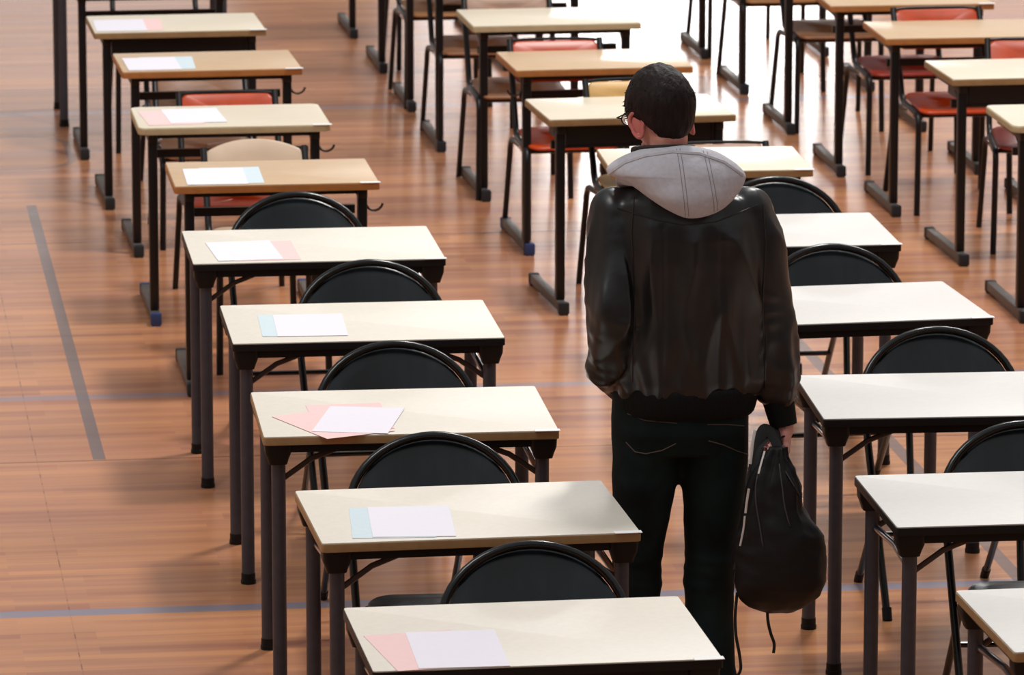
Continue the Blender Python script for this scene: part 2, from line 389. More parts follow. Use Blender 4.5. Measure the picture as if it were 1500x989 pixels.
def school_chair(root, seat, back, shell=False):
    for s in (-1, 1):
        p = [(s*.195, 0, 0), (s*.19, .012, .37)] + arc((s*.19, .062, .375), (0, -1, 0), (0, 0, 1), .05, 0, 80, 5) + [(s*.19, .30, .43)] + arc((s*.188, .31, .51), (0, 1, 0), (0, 0, 1), .08, -85, -15, 5) + [(s*.185, .475, .60), (s*.183, .60, .79) if not shell else (s*.183, .555, .72)]
        b = MB(); b.tube(p, .0125, 10); b.build('frame', M['black_steel'], root)
        p = [(s*.19, .20, .415), (s*.19, .42, .40)] + arc((s*.192, .44, .32), (0, 1, 0), (0, 0, 1), .08, 85, 8, 6) + [(s*.205, .60, 0)]
        b = MB(); b.tube(p, .0115, 10); b.build('rear_leg', M['black_steel'], root)
        b = MB(); b.box((s*.19, .2, .418), (.02, .2, .035), bev=.006); b.build('bracket', M['chrome'], root)
    for yy in (.10, .33):
        b = MB(); b.tube([(-.19, yy, .407), (.19, yy, .407)], .010, 8); b.build('crossbar', M['black_steel'], root)
    o = rrect(.365, .37, .05)
    b = MB(); b.loft([[Vector((x*k, .19+y*k, z+(.012*((y/.185)**2) if y > 0 else -.014*((y/.185)**2)))) for x, y in o] for z, k in ((.438, .98), (.441, 1), (.447, 1), (.452, .97), (.450, .6), (.448, .02))]); b.build('seat', M[seat], root, angle=60)
    def yb(z): return .475+.125*(z-.60)/.19
    if shell:
        out = []
        for k in range(33):
            t = -1+2*k/32; out.append((.192*t, .70+.045*(1-abs(t)**2.2) - (.03*max(0, (abs(t)-.86)/.14)**2)))
        out += [(.185, .60), (.15, .565), (-.15, .565), (-.185, .60)]
        cz = .65
    else:
        out = [(x, .705+z) for x, z in rrect(.345, .155, .022)]; cz = .705
    def rp(t, dy): return [Vector((x*t, yb(cz+(z-cz)*t)+.022*(1-(x*t/.19)**2)+dy, cz+(z-cz)*t)) for x, z in out]
    b = MB(); b.loft([rp(.03, -.008), rp(.5, -.008), rp(.96, -.007), rp(1, -.004), rp(1, .003), rp(.96, .006), rp(.5, .007), rp(.03, .007)]); b.build('backrest', M[back], root, angle=60)
    if not shell:
        b = MB(); zt = .788
        b.tube([(-.183, yb(zt), zt-.004), (-.12, yb(zt)+.014, zt), (0, yb(zt)+.024, zt), (.12, yb(zt)+.014, zt), (.183, yb(zt), zt-.004)], .0065, 8); b.build('top_rail', M['black_steel'], root)

# ------------------------------------------------------------------ lay the tables out
TF = 'folding exam tables in the left row'; TM = 'folding exam tables in the middle row'
ftab = {
 'A1': (1.671, 12.204, .67, 'cream', 'edge_black', 1, 'cream folding table nearest the camera in the left row, holding pink and white sheets', TF),
 'A2': (1.675, 13.458, 1.21, 'cream', 'edge_tan', 1, 'cream folding table with tan edge, second from the front, under blue and white sheets', TF),
 'A3': (1.653, 14.691, -1.45, 'cream', 'edge_tan', 1, 'cream folding table with tan edge under two fanned pink sheets and a tilted white one', TF),
 'A4': (1.672, 15.984, -.86, 'cream', 'edge_black', 0, 'black-edged cream folding table, fourth of the left row, with blue and white sheets', TF),
 'A5': (1.651, 17.280, -.69, 'cream', 'edge_black', 1, 'black-edged cream folding table, fifth of the left row, before the first beech desk', TF),
 'B1': (3.155, 12.180, 1.02, 'white', 'edge_tan', 0, 'bare white folding table cut off by the bottom right corner of the photo', TM),
 'B2': (3.146, 13.427, -.71, 'white', 'edge_black', 0, 'bare white folding table right of the hanging black backpack, cut by the right edge', TM),
 'B3': (3.216, 14.709, -2.76, 'white', 'edge_black', 0, 'bare white folding table whose left corner starts beside the person\'s right hand', TM),
 'B4': (3.160, 16.069, 3.0, 'white', 'edge_black', 1, 'bare white folding table behind the person\'s right elbow, its right corner in view', TM),
 'B5': (3.153, 17.340, -1.34, 'white', 'edge_black', 1, 'bare white folding table behind the person\'s right shoulder, farthest folding one of that row', TM),
}
for k, (x, y, a, top, edge, st, lab, grp) in ftab.items():
    t = tag(empty('folding_table', (x, y, 0), R(a)), lab, 'table', grp); folding_parts(t, top, edge)
    if st: sticker(t, FW, FD)
t = tag(empty('folding_table', (1.57, 24.66, 0), R(0)), 'far folding table showing only thick grey legs at the top left corner', 'table'); folding_parts(t, 'cream', 'edge_black')

GA = 'school desks with T feet in the left row'; GB = 'school desks with T feet in the middle row'; GC = 'school desks with T feet in the right row'
stab = {
 'A6': (1.645, 18.693, -.35, 'beech', 'edge_orange', False, False, 1, 'cap_dark', 1, 'beech school desk behind the five folding tables of the left row, white sheet on top', GA),
 'A7': (1.603, 19.967, .04, 'beech_light', 'edge_cream', True, False, 1, 'cap_blue', 1, 'pale round-cornered school desk with pink and white sheets, in front of the red chair back', GA),
 'A8': (1.626, 21.365, 1.04, 'beech', 'edge_orange', False, False, 1, 'cap_dark', 1, 'beech school desk second farthest in the left row, white sheet at its left end', GA),
 'A9': (1.580, 22.460, .80, 'beech_light', 'edge_tan', False, True, 0, 'cap_dark', 1, 'pale school desk with black tray, farthest tabletop of the left row', GA),
 'A10': (1.55, 23.72, 0, 'beech', 'edge_orange', False, False, 0, 'cap_dark', 0, 'school desk seen only as black legs behind the farthest left tabletop', GA),
 'B6': (3.193, 18.768, -2.24, 'beech_light', 'edge_tan', False, True, 0, 'cap_dark', 1, 'pale school desk directly behind the grey hood of the standing person', GB),
 'B7': (3.115, 19.985, 2.76, 'beech_light', 'edge_tan', False, True, 0, 'cap_dark', 0, 'pale school desk with black tray left of the person\'s head, red seat seen beneath', GB),
 'B8': (3.160, 21.208, 1.61, 'beech', 'edge_orange', False, False, -1, 'cap_blue', 0, 'beech school desk just above the person\'s hair, red chair back behind it', GB),
 'B9': (3.150, 22.449, .98, 'beech_light', 'edge_cream', False, False, 0, 'cap_dark', 0, 'pale school desk, farthest tabletop in view of the middle row', GB),
 'B10': (3.12, 23.72, 0, 'beech', 'edge_orange', False, False, 0, 'cap_dark', 0, 'desk shown by one T foot just left of the farthest middle tabletop', GB),
 'B11': (3.12, 24.86, 0, 'beech', 'edge_orange', False, False, 0, 'cap_dark', 0, 'desk shown by third T foot from left in the top centre legs', GB),
 'B12': (3.12, 26.06, 0, 'beech', 'edge_orange', False, False, 0, 'cap_dark', 0, 'desk shown by second T foot from left in the top centre legs', GB),
 'B13': (3.10, 27.24, 0, 'beech', 'edge_orange', False, False, 0, 'cap_dark', 0, 'desk shown by the leftmost T foot of the leg group at top centre', GB),
 'C6': (4.804, 19.590, -.43, 'beech_light', 'edge_cream', True, False, 0, 'cap_dark', 0, 'pale round-cornered desk cut by the right edge, nearest of the right row', GC),
 'C7': (4.818, 20.749, .90, 'beech_light', 'edge_tan', False, True, 0, 'cap_dark', 0, 'pale square-cornered desk with black tray, second from front in the right row', GC),
 'C8': (4.784, 21.854, -.70, 'beech', 'edge_orange', False, False, 0, 'cap_dark', 0, 'orange-edged beech desk of the right row in front of the red chair back', GC),
 'C9': (4.747, 22.840, -1.04, 'beech', 'edge_orange', False, False, 0, 'cap_dark', 1, 'beech desk cut by the top edge at the right, white sticker on its corner', GC),
 'C10': (4.735, 23.99, 0, 'beech', 'edge_orange', False, True, 0, 'cap_dark', 0, 'right row desk shown by its black leg and T foot beside the white floor glare', GC),
 'C11': (4.735, 25.18, 0, 'beech', 'edge_orange', False, False, 0, 'cap_dark', 0, 'right row desk with its long T foot standing in the white floor glare', GC),
 'C12': (4.735, 26.32, 0, 'beech', 'edge_orange', False, False, 0, 'cap_dark', 0, 'farthest right row desk, one T foot at the left of the glare', GC),
}
for k, (x, y, a, top, edge, rnd, tray, hook, cap, st, lab, grp) in stab.items():
    t = tag(empty('school_desk', (x, y, 0), R(a)), lab, 'desk', grp); school_parts(t, top, edge, rnd, tray, hook, cap)
    if st: sticker(t, SW, SD)

# ------------------------------------------------------------------ chairs
def cx(pl, pr, py, y): return (at(pl, py, y=y).x + at(pr, py, y=y).x)/2
GFA = 'black folding chairs in the left row'; GFB = 'black folding chairs in the middle row'
fch = [
 (cx(647, 905, 880, 12.86), 12.86, 0, 'black round-backed folding chair nearest the camera, behind the front left table', GFA),
 (cx(512, 757, 710, 14.13), 14.13, -3, 'black folding chair between the blue-sheet table and the fanned pink sheets', GFA),
 (cx(460, 691, 566, 15.37), 15.37, 1, 'black folding chair behind the table with the fanned pink sheets', GFA),
 (cx(437, 641, 440, 16.66), 16.66, 1, 'black folding chair fourth from the front in the left row', GFA),
 (cx(337, 529, 334, 17.93), 17.93, 0, 'black folding chair farthest back in the left row, in front of the beech desk', GFA),
 (3.28, 14.06, -4, 'black folding chair at the right edge, behind the table right of the backpack', GFB),
 (3.31, 15.37, 0, 'black folding chair cut by the right edge behind the table at the person\'s hand', GFB),
 (cx(1115, 1314, 414, 16.74), 16.74, 2, 'black folding chair right of the person\'s upper arm', GFB),
 (cx(1042, 1226, 311, 18.02), 18.02, 0, 'black folding chair beside the person\'s right shoulder, farthest of its row', GFB),
]
for i, (x, y, a, lab, grp) in enumerate(fch):
    if i == 0:
        c0 = empty('folding_chair'); folding_chair(c0); c = c0
    else: c = copy_tree(c0)
    c.location = (x, y, 0); c.rotation_euler = (0, 0, R(a)); tag(c, lab, 'chair', grp)
GSC = 'school chairs tucked under the far desks'
sch = [  # x, y of front feet, turn, seat, back, shell, z scale, label
 (1.66, 18.80, 2, 'shell_beige', 'shell_beige', True, 1, 'school chair with pale beige rounded back at the beech desk in the left row'),
 (1.63, 19.83, 0, 'red', 'red', False, .96, 'red school chair of the left row, its seat seen under the beech desk'),
 (1.63, 21.25, 0, 'wood_worn', 'wood_worn', False, .85, 'worn wooden chair at the second farthest left row desk, mostly hidden'),
 (1.66, 22.30, 0, 'wood_worn', 'wood_worn', False, .86, 'low wooden chair whose back edge peeks over the farthest left row tabletop'),
 (1.60, 23.62, 0, 'wood_worn', 'wood_worn', False, 1, 'chair seen only by its thin black legs at the top left'),
 (3.37, 18.93, 0, 'wood_worn', 'wood_worn', False, .85, 'school chair whose brown back edge shows behind the person\'s neck'),
 (3.20, 19.74, 2, 'wood_yellow', 'wood_yellow', False, 1, 'school chair with yellow wooden back left of the person\'s hair'),
 (3.05, 20.95, 0, 'red', 'red', False, .98, 'school chair with red back and red seat left of the person\'s head'),
 (3.02, 22.22, 0, 'wood_worn', 'wood_worn', False, 1, 'worn wooden school chair seen between the beech desk and the red chair back'),
 (3.01, 23.48, 0, 'wood_worn', 'wood_worn', False, 1, 'wooden chair whose brown seat shows left of the farthest middle row tabletop'),
 (3.0, 24.70, 0, 'wood_seat', 'wood_seat', False, 1, 'wooden chair seen by one seat corner and thin legs beside the middle row'),
 (3.1, 25.90, 0, 'wood_worn', 'wood_worn', False, 1, 'chair seen by a slanting thin leg at top centre, right of two T feet'),
 (4.885, 20.70, -8, 'darkred', 'red', False, .98, 'red school chair cut by the right edge, nearest chair of the right row'),
 (4.765, 21.62, 0, 'red', 'red', False, .985, 'red school chair of the right row with its red back at the top edge'),
 (4.76, 22.62, 0, 'darkred', 'darkred', False, 1, 'dark red school chair behind the orange-edged beech desk of the right row'),
 (4.66, 23.76, 0, 'wood_worn', 'wood_worn', False, 1, 'brown wooden school chair seen under the top right beech desk'),
 (4.62, 24.95, 0, 'wood_seat', 'wood_seat', False, 1, 'orange-brown wooden chair seat at the top edge beside the floor glare'),
 (4.66, 26.10, 0, 'wood_seat', 'wood_seat', False, 1, 'chair seen by thin legs standing in the white floor glare'),
]
for (x, y, a, seat, back, shell, zs, lab) in sch:
    c = tag(empty('school_chair', (x, y, 0), R(a)), lab, 'chair', GSC); c.scale = (1, 1, zs); school_chair(c, seat, back, shell)

# ------------------------------------------------------------------ exam sheets
def sheet(px4, m, lab, lvl=0, grp=None, y_shift=0):
    pts = [at(x, y, z=H+.0006+.0009*lvl) for x, y in px4]
    # an A4 sheet: keep its middle and its turn, true size
    c = sum(pts, Vector())/4
    d = ((pts[0]-pts[3])+(pts[1]-pts[2])); ang = math.atan2(d.y, d.x)-PI/2
    b = MB(); n = 6
    rings = []
    for zt in (0, .0006):
        pass
    w_, h_ = .21, .297*1.12
    bm = b.bm; g = {}
    for layer, z in ((0, 0), (1, .0006)):
        for i in range(n+1):
            for j in range(n+1):
                u, v = i/n-.5, j/n-.5
                curl = .003*max(0, u+v-.7)+.0015*max(0, -u-v-.75)
                g[layer, i, j] = bm.verts.new((u*w_, v*h_, z+curl))
    for i in range(n):
        for j in range(n):
            bm.faces.new((g[1, i, j], g[1, i+1, j], g[1, i+1, j+1], g[1, i, j+1])); bm.faces.new((g[0, i, j], g[0, i, j+1], g[0, i+1, j+1], g[0, i+1, j]))
    for k in range(n):
        for a_, b_ in (((k, 0), (k+1, 0)), ((k+1, n), (k, n)), ((0, k+1), (0, k)), ((n, k), (n, k+1))):
            bm.faces.new((g[0, a_[0], a_[1]], g[0, b_[0], b_[1]], g[1, b_[0], b_[1]], g[1, a_[0], a_[1]]))
    o = b.build('exam_sheet', m, None, smooth=False); o.location = c; o.rotation_euler = (0, 0, ang)
    tag(o, lab, 'paper', grp); return o
PG = 'exam sheets laid out on the left row'
W_, K_, U_ = M['paper'], M['paper_pink'], M['paper_blue']
sheet([(540, 930), (655, 927), (690, 977), (604, 979)], K_, 'pink sheet sticking out under the white sheet on the nearest table', 0, PG)
sheet([(592, 924), (724, 921), (750, 976), (613, 984)], W_, 'white exam sheet on the nearest table of the left row', 1, PG)
sheet([(512, 746), (630, 743), (640, 787), (515, 788)], U_, 'pale blue sheet under the white one on the second table', 0, PG)
sheet([(538, 743), (657, 740), (669, 786), (546, 788)], W_, 'white exam sheet beside the pale blue edge on the second table', 1, PG)
sheet([(449, 591), (552, 588), (574, 630), (474, 634)], K_, 'pink sheet peeking out above the tilted white sheet on the third table', 0, PG)
p3 = sheet([(417, 608), (520, 600), (560, 636), (455, 640)], K_, 'pink sheet fanned out to the left under the tilted white sheet', 1, PG); p3.rotation_euler.z += R(14); p3.location.x += .0
sheet([(488, 594), (591, 596), (564, 636), (458, 635)], W_, 'tilted white exam sheet on top of two pink ones', 2, PG)
sheet([(377, 462), (478, 459), (489, 492), (384, 494)], U_, 'pale blue sheet under the white one on the fourth table', 0, PG)
sheet([(400, 460), (499, 457), (511, 494), (407, 495)], W_, 'white exam sheet on the fourth table of the left row', 1, PG)
sheet([(332, 355), (426, 354), (440, 380), (346, 382)], K_, 'pink sheet showing right of the white sheet on the fifth table', 0, PG)
sheet([(302, 355), (392, 352), (414, 381), (322, 382)], W_, 'white exam sheet on the fifth table, pink edge to its right', 1, PG)
sheet([(290, 246), (379, 243), (387, 268), (300, 272)], U_, 'pale bluish sheet at the right of the white one on the beech desk', 0, PG)
sheet([(267, 247), (354, 244), (364, 270), (275, 273)], W_, 'white exam sheet on the beech desk next to the fifth folding table', 1, PG)
sheet([(205, 164), (282, 162), (300, 181), (218, 183)], K_, 'pink sheet left of the white one on the pale round-cornered desk', 0, PG)
sheet([(236, 160), (314, 157), (333, 179), (252, 182)], W_, 'white exam sheet on the pale round-cornered left desk', 1, PG)
sheet([(204, 84), (281, 82), (284, 101), (212, 103)], U_, 'pale bluish sheet right of the white one on the second farthest left desk', 0, PG)
sheet([(176, 84), (256, 82), (272, 102), (185, 106)], W_, 'white exam sheet at the left end of the second farthest left desk', 1, PG)
sheet([(160, 28), (234, 27), (240, 45), (166, 46)], K_, 'pink sheet right of the white one on the farthest left desk', 0, PG)
sheet([(132, 28), (211, 27), (216, 46), (143, 48)], W_, 'white exam sheet on the farthest left desk', 1, PG)

# ------------------------------------------------------------------ the person
def remeshed(mb, voxel, smooth=4):
    me = bpy.data.meshes.new('tmp'); bmesh.ops.recalc_face_normals(mb.bm, faces=mb.bm.faces); mb.bm.to_mesh(me); mb.bm.free()
    o = bpy.data.objects.new('tmp', me); COL.objects.link(o)
    md = o.modifiers.new('r', 'REMESH'); md.mode = 'VOXEL'; md.voxel_size = voxel
    if smooth:
        sm = o.modifiers.new('s', 'SMOOTH'); sm.factor = .5; sm.iterations = smooth
    bpy.context.view_layer.update()
    out = bpy.data.meshes.new_from_object(o.evaluated_get(bpy.context.evaluated_depsgraph_get()))
    bpy.data.objects.remove(o); return out
def displace(me, fn):
    ns = [v.normal.copy() for v in me.vertices]
    for v, n in zip(me.vertices, ns): v.co += n*fn(v.co)
def finish(me, name, m, parent):
    me.name = name; me.materials.clear(); me.materials.append(m); me.shade_smooth(); return link(name, me, parent)
def bvh_of(me):
    return BVHTree.FromPolygons([v.co[:] for v in me.vertices], [p.vertices[:] for p in me.polygons])
def limb(mb, pts, rad, seg=16, sub=6):
    """a tapering limb through joints, rounded at the ends"""
    P = [Vector(p) for p in pts]; pp = []; rr = []
    for i in range(len(P)-1):
        p0, p1, p2, p3 = P[max(i-1, 0)], P[i], P[i+1], P[min(i+2, len(P)-1)]
        for k in range(sub):
            t = k/sub
            pp.append(.5*((2*p1)+(p2-p0)*t+(2*p0-5*p1+4*p2-p3)*t*t+(3*p1-p0-3*p2+p3)*t**3)); rr.append(rad[i]*(1-t)+rad[i+1]*t)
    pp.append(P[-1]); rr.append(rad[-1])
    mb.tube(pp, rr, seg); mb.ell(P[0], (rad[0],)*3); mb.ell(P[-1], (rad[-1],)*3)
def slab_ring(cx_, cy_, z, hw, hd, n=28, e=2.4):
    out = []
    for k in range(n):
        a = 2*PI*k/n; c, s = math.cos(a), math.sin(a)
        out.append(Vector((cx_+hw*abs(c)**(2/e)*(1 if c >= 0 else -1), cy_+hd*abs(s)**(2/e)*(1 if s >= 0 else -1), z)))
    return out
PX, PY = 2.315, 13.95           # where the person stands
YB = 13.90                      # depth of the silhouette measurements
def wp(px, py, y=YB): return at(px, py, y=y)

HC = wp(968, 165, 13.98)        # middle of the head
HROT = Euler((R(-20), 0, R(20))).to_matrix()
def hd(p): return HC + HROT @ Vector(p)
SHL, ELL, WRL = Vector((2.12, 13.96, 1.415)), Vector((2.112, 13.87, 1.17)), Vector((2.145, 14.03, .985))
SHR, ELR, WRR = Vector((2.515, 13.96, 1.41)), Vector((2.562, 13.955, 1.14)), wp(1147, 607, 13.93)
HIPL, KNL, ANL = Vector((2.222, 13.97, .86)), Vector((2.203, 13.985, .47)), Vector((2.205, 13.96, .09))
HIPR, KNR, ANR = Vector((2.398, 13.97, .86)), Vector((2.402, 13.985, .46)), Vector((2.405, 13.95, .09))

body = MB()
# head
def head_shape(v):
    x, y, z = v
    t = max(0, -z)
    x *= 1-.30*t**1.6; y2 = y*(1-.12*t) + .10*t*(1 if y > 0 else -.2)
    if y < 0: y2 *= 1.06
    return Vector((x*.076, y2*.092, z*.112))
r = bmesh.ops.create_uvsphere(body.bm, u_segments=32, v_segments=24, radius=1)
for v in r['verts']: v.co = hd(head_shape(v.co))
body.ell(hd((0, .098, -.028)), (.014, .022, .018), HROT); body.tube([hd((0, .088, .02)), hd((0, .098, -.005)), hd((0, .112, -.03))], [.008, .010, .013], 10)      # nose
body.ell(hd((0, .083, -.104)), (.024, .02, .016), HROT)                                        # chin
body.ell(hd((0, .083, .034)), (.05, .014, .010), HROT)                                         # brow
body.ell(hd((0, .09, -.066)), (.024, .012, .012), HROT)                                        # mouth
NK0, NK1 = hd((0, -.012, -.07)), Vector((2.27, 13.945, 1.475))
limb(body, [NK0, NK0.lerp(NK1, .5), NK1], [.055, .054, .06])
# trunk, hips
body.loft([slab_ring(2.285+.0, 13.955, 1.475, .06, .05), slab_ring(2.30, 13.96, 1.44, .15, .075), slab_ring(2.31, 13.965, 1.38, .175, .095), slab_ring(2.315, 13.965, 1.25, .165, .105), slab_ring(2.315, 13.965, 1.08, .15, .095), slab_ring(2.315, 13.965, .95, .16, .1), slab_ring(2.312, 13.965, .84, .155, .095)])
for s_, e_, w_ in ((SHL, ELL, WRL), (SHR, ELR, WRR)): limb(body, [s_, s_.lerp(e_, .5), e_, e_.lerp(w_, .4), w_], [.05, .045, .039, .038, .027])
for h_, k_, a_ in ((HIPL, KNL, ANL), (HIPR, KNR, ANR)):
    limb(body, [h_, h_.lerp(k_, .5), k_, k_.lerp(a_, .35), a_], [.082, .066, .05, .049, .034])
    body.ell(a_+Vector((0, .07, -.05)), (.036, .115, .03))
def hand(mb, wrist, axis, side, curl, fwd):
    """palm, four unequal fingers and a thumb; axis = down the hand, side = towards the palm's inside, fwd = thumb side"""
    A, I, F = axis.normalized(), side.normalized(), fwd.normalized()
    rot = Matrix((F, I, A)).transposed()
    mb.ell(wrist+A*.045, (.036, .017, .05), rot); mb.box(wrist+A*.055, (.066, .022, .062), rot, bev=.009); limb(mb, [wrist-A*.02, wrist+A*.03], [.026, .026], 12, 3)
    tips = []
    for k, (off, l) in enumerate(((.029, .078), (.0095, .088), (-.0105, .081), (-.029, .062))):
        p = wrist+A*(.088 if k in (1, 2) else .083)+F*off; d = 0; ch = [p-A*.02, p]
        for f, c in ((.45, .38), (.31, .42), (.24, .36)):
            d += curl*c; ch.append(ch[-1]+(A*math.cos(d)+I*math.sin(d))*(l*f))
        limb(mb, ch, [.0092, .0092, .0085, .008, .0068], 10, 4); tips.append(ch)
    b0 = wrist+A*.03+F*.026
    limb(mb, [b0, b0+A*.03+F*.02+I*.012, b0+A*.055+F*.014+I*.034, b0+A*.066-F*.008+I*.046], [.0135, .012, .0105, .0085], 10, 4)
    return tips
HR_AX = (wp(1152, 672, 13.90)-WRR).normalized()
tipsR = hand(body, WRR+HR_AX*.012, HR_AX, Vector((-1, .12, 0)), 2.6, Vector((.12, 1, .1)))
hand(body, WRL, Vector((.35, .9, -.45)), Vector((.9, -.35, 0)), 1.2, Vector((0, .45, .9)))
bm_ = remeshed(body, .0038, 2)
person = finish(bm_, 'person', M['skin'], None)
tag(person, 'person standing with back to us in black leather jacket with grey hood, holding a backpack', 'person')
# ears, eyes, lips
for s in (-1, 1):
    e = MB(); er = HROT @ Euler((R(-8), 0, R(-s*34))).to_matrix()
    c_ = hd((s*.0785, -.006, -.030))
    pts = [c_ + er @ Vector((s*.004, .021*math.cos(a)*(1 if math.sin(a) > 0 else .75), .034*math.sin(a))) for a in [2*PI*k/18 for k in range(18)]]
    e.tube(pts, .0055, 8, closed=True); e.ell(c_, (.005, .018, .030), er); e.ell(c_+er @ Vector((0, .006, -.026)), (.006, .009, .009), er)
    e.build('ear', M['ear_skin'], person)
    e = MB(); e.ell(hd((s*.031, .079, .012)), (.012, .012, .012)); eo = e.build('eye', M['eye'], person)
    e = MB(); e.ell(hd((s*.031, .0895, .009)), (.0055, .003, .0055), HROT); e.build('iris', M['iris'], eo)
e = MB(); e.tube([hd((-.022, .092, -.067)), hd((-.01, .099, -.065)), hd((0, .1005, -.067)), hd((.01, .099, -.065)), hd((.022, .092, -.067))], [.002, .0045, .005, .0045, .002], 8); e.build('lips', M['lip'], person)
# spectacles
gl = MB()
for s in (-1, 1):
    c_ = hd((s*.033, .112, .008)); gl.tube([c_+HROT @ Vector((.026*math.cos(a), 0, .018*math.sin(a))) for a in [2*PI*k/20 for k in range(20)]], .0016, 6, closed=True)
    gl.tube([hd((s*.059, .112, .012)), hd((s*.078, .10, .013)), hd((s*.082, .03, .012)), hd((s*.081, -.012, .010)), hd((s*.078, -.03, -.012))], .002, 6)
gl.tube([hd((-.008, .114, .012)), hd((0, .117, .014)), hd((.008, .114, .012))], .0016, 6)
glo = gl.build('glasses', M['edge_black'], person)
for s in (-1, 1):
    l = MB(); l.ell(hd((s*.033, .112, .008)), (.025, .0012, .017), HROT); l.build('lens', M['lens'], glo)
# hair: a short cropped cap over the skull down to the nape
hr = MB()
r = bmesh.ops.create_uvsphere(hr.bm, u_segments=72, v_segments=52, radius=1)
kill = []
for v in r['verts']:
    d = v.co.copy(); x, y, z = d
    ang = math.degrees(math.atan2(abs(x), -y))            # 0 at the back, 180 at the face
    if ang < 52: lim = -.80+.002*ang
    elif ang < 78: lim = -.70+(ang-52)/26*.48               # rises behind the ear
    elif ang < 112: lim = -.20-.2*math.exp(-((ang-104)/7)**2)      # over the ear, small sideburn
    else: lim = -.05+(ang-112)/68*.58                      # temple to forehead
    edge = z-lim
    p = head_shape(d); nrm = d.normalized()
    th = (.017-.007*max(0, min(1, (.25-z)/.5)))*min(1, max(0, edge/.30))**.6 + .004*noise.noise(Vector((d.x*7, d.y*7, d.z*3.2)))*min(1, max(0, edge/.2)) + (.006 if z > .55 else 0)*(z-.55)
    if edge < 0: th = -.006
    v.co = hd(p + Vector((nrm.x, nrm.y, nrm.z))*th)
    if edge < -.12: kill.append(v)
bmesh.ops.delete(hr.bm, geom=kill, context='VERTS')
hair = hr.build('hair', M['hair'], person, angle=180)
tufts = MB()
for k in range(900):
    a = random.uniform(0, 2*PI); z = random.uniform(.1, 1)
    rr = math.sqrt(1-z*z); d = Vector((rr*math.cos(a), rr*math.sin(a), z))
    if d.y > .75 and z < .5: continue
    p0 = head_shape(d)+d*.012; ln = random.uniform(.003, .007); fl_ = Vector((random.uniform(-.5, .5), random.uniform(-.3, .8), random.uniform(-.9, -.1)))
    tufts.tube([hd(p0), hd(p0+d*ln*.7+fl_*ln*.5), hd(p0+d*ln+fl_*ln*1.4)], [.0022, .0016, .0004], 4)
tufts.build('tuft', M['hair'], hair)

# jeans
jn = MB()
jn.loft([slab_ring(2.316, 13.965, .97, .178, .118), slab_ring(2.316, 13.965, .90, .183, .122), slab_ring(2.316, 13.965, .83, .182, .124), slab_ring(2.316, 13.97, .77, .172, .11)])
limb(jn, [(2.228, 13.965, .86), (2.222, 13.965, .70), (2.208, 13.98, .50), (2.206, 13.985, .32), (2.205, 13.96, .07)], [.098, .089, .066, .063, .066], 20)
limb(jn, [(2.404, 13.965, .86), (2.410, 13.965, .70), (2.404, 13.98, .50), (2.402, 13.985, .32), (2.405, 13.95, .07)], [.098, .089, .070, .066, .068], 20)
me = remeshed(jn, .0085, 5)
def jw(p):
    f = noise.noise(Vector((p.x*9, p.y*9, p.z*16)))*.004
    for zc in (.44, .40, .48, .15, .12): f += .0025*math.exp(-((p.z-zc-.35*(p.x-2.31)*noise.noise(Vector((zc*9, 0, p.x*3))))/.012)**2)
    return f
displace(me, jw); jeans = finish(me, 'jeans', M['denim'], person)
jb = bvh_of(me)
def on(bvh, px, py, lift=.002):
    d = ray(px, py); h = bvh.ray_cast(CAM, d)
    return (h[0]-d*lift) if h[0] is not None else None
def stitched(bvh, pts, r_, name, m, parent, lift=.001, n=10):
    full = []
    for (a, b_) in zip(pts, pts[1:]):
        for k in range(n): full.append((a[0]+(b_[0]-a[0])*k/n, a[1]+(b_[1]-a[1])*k/n))
    full.append(pts[-1]); q = [on(bvh, x, y, lift) for x, y in full]; q = [p for p in q if p is not None]
    if len(q) > 2:
        b = MB(); b.tube(q, r_, 6); b.build(name, m, parent)
stitched(jb, [(917, 648), (930, 662), (946, 665), (970, 660), (990, 650)], .0016, 'pocket_stitching', M['thread'], jeans)
stitched(jb, [(919, 606), (945, 616), (992, 620)], .0014, 'pocket_stitching', M['thread'], jeans)
stitched(jb, [(1038, 646), (1060, 652), (1080, 661), (1096, 666)], .0016, 'pocket_stitching', M['thread'], jeans)
stitched(jb, [(1036, 622), (1066, 622), (1090, 624)], .0014, 'pocket_stitching', M['thread'], jeans)
for a_ in (ANL, ANR):
    b = MB(); b.loft([slab_ring(a_.x, a_.y+.06, z, hw, hl, 20, 2.2) for z, hw, hl in ((.006, .046, .135), (.028, .048, .137))]); so = None
    sh = MB(); sh.loft([slab_ring(a_.x, a_.y+dy, z, hw, hl, 20, 2.2) for z, hw, hl, dy in ((.022, .046, .134, .06), (.05, .046, .13, .058), (.075, .042, .10, .03), (.10, .042, .058, .0), (.12, .043, .055, -.005))]); so = sh.build('shoe', M['shoe'], person)
    b.box((a_.x, a_.y+.06, .008), (.07, .2, .016)); b.build('sole', M['sole'], so)

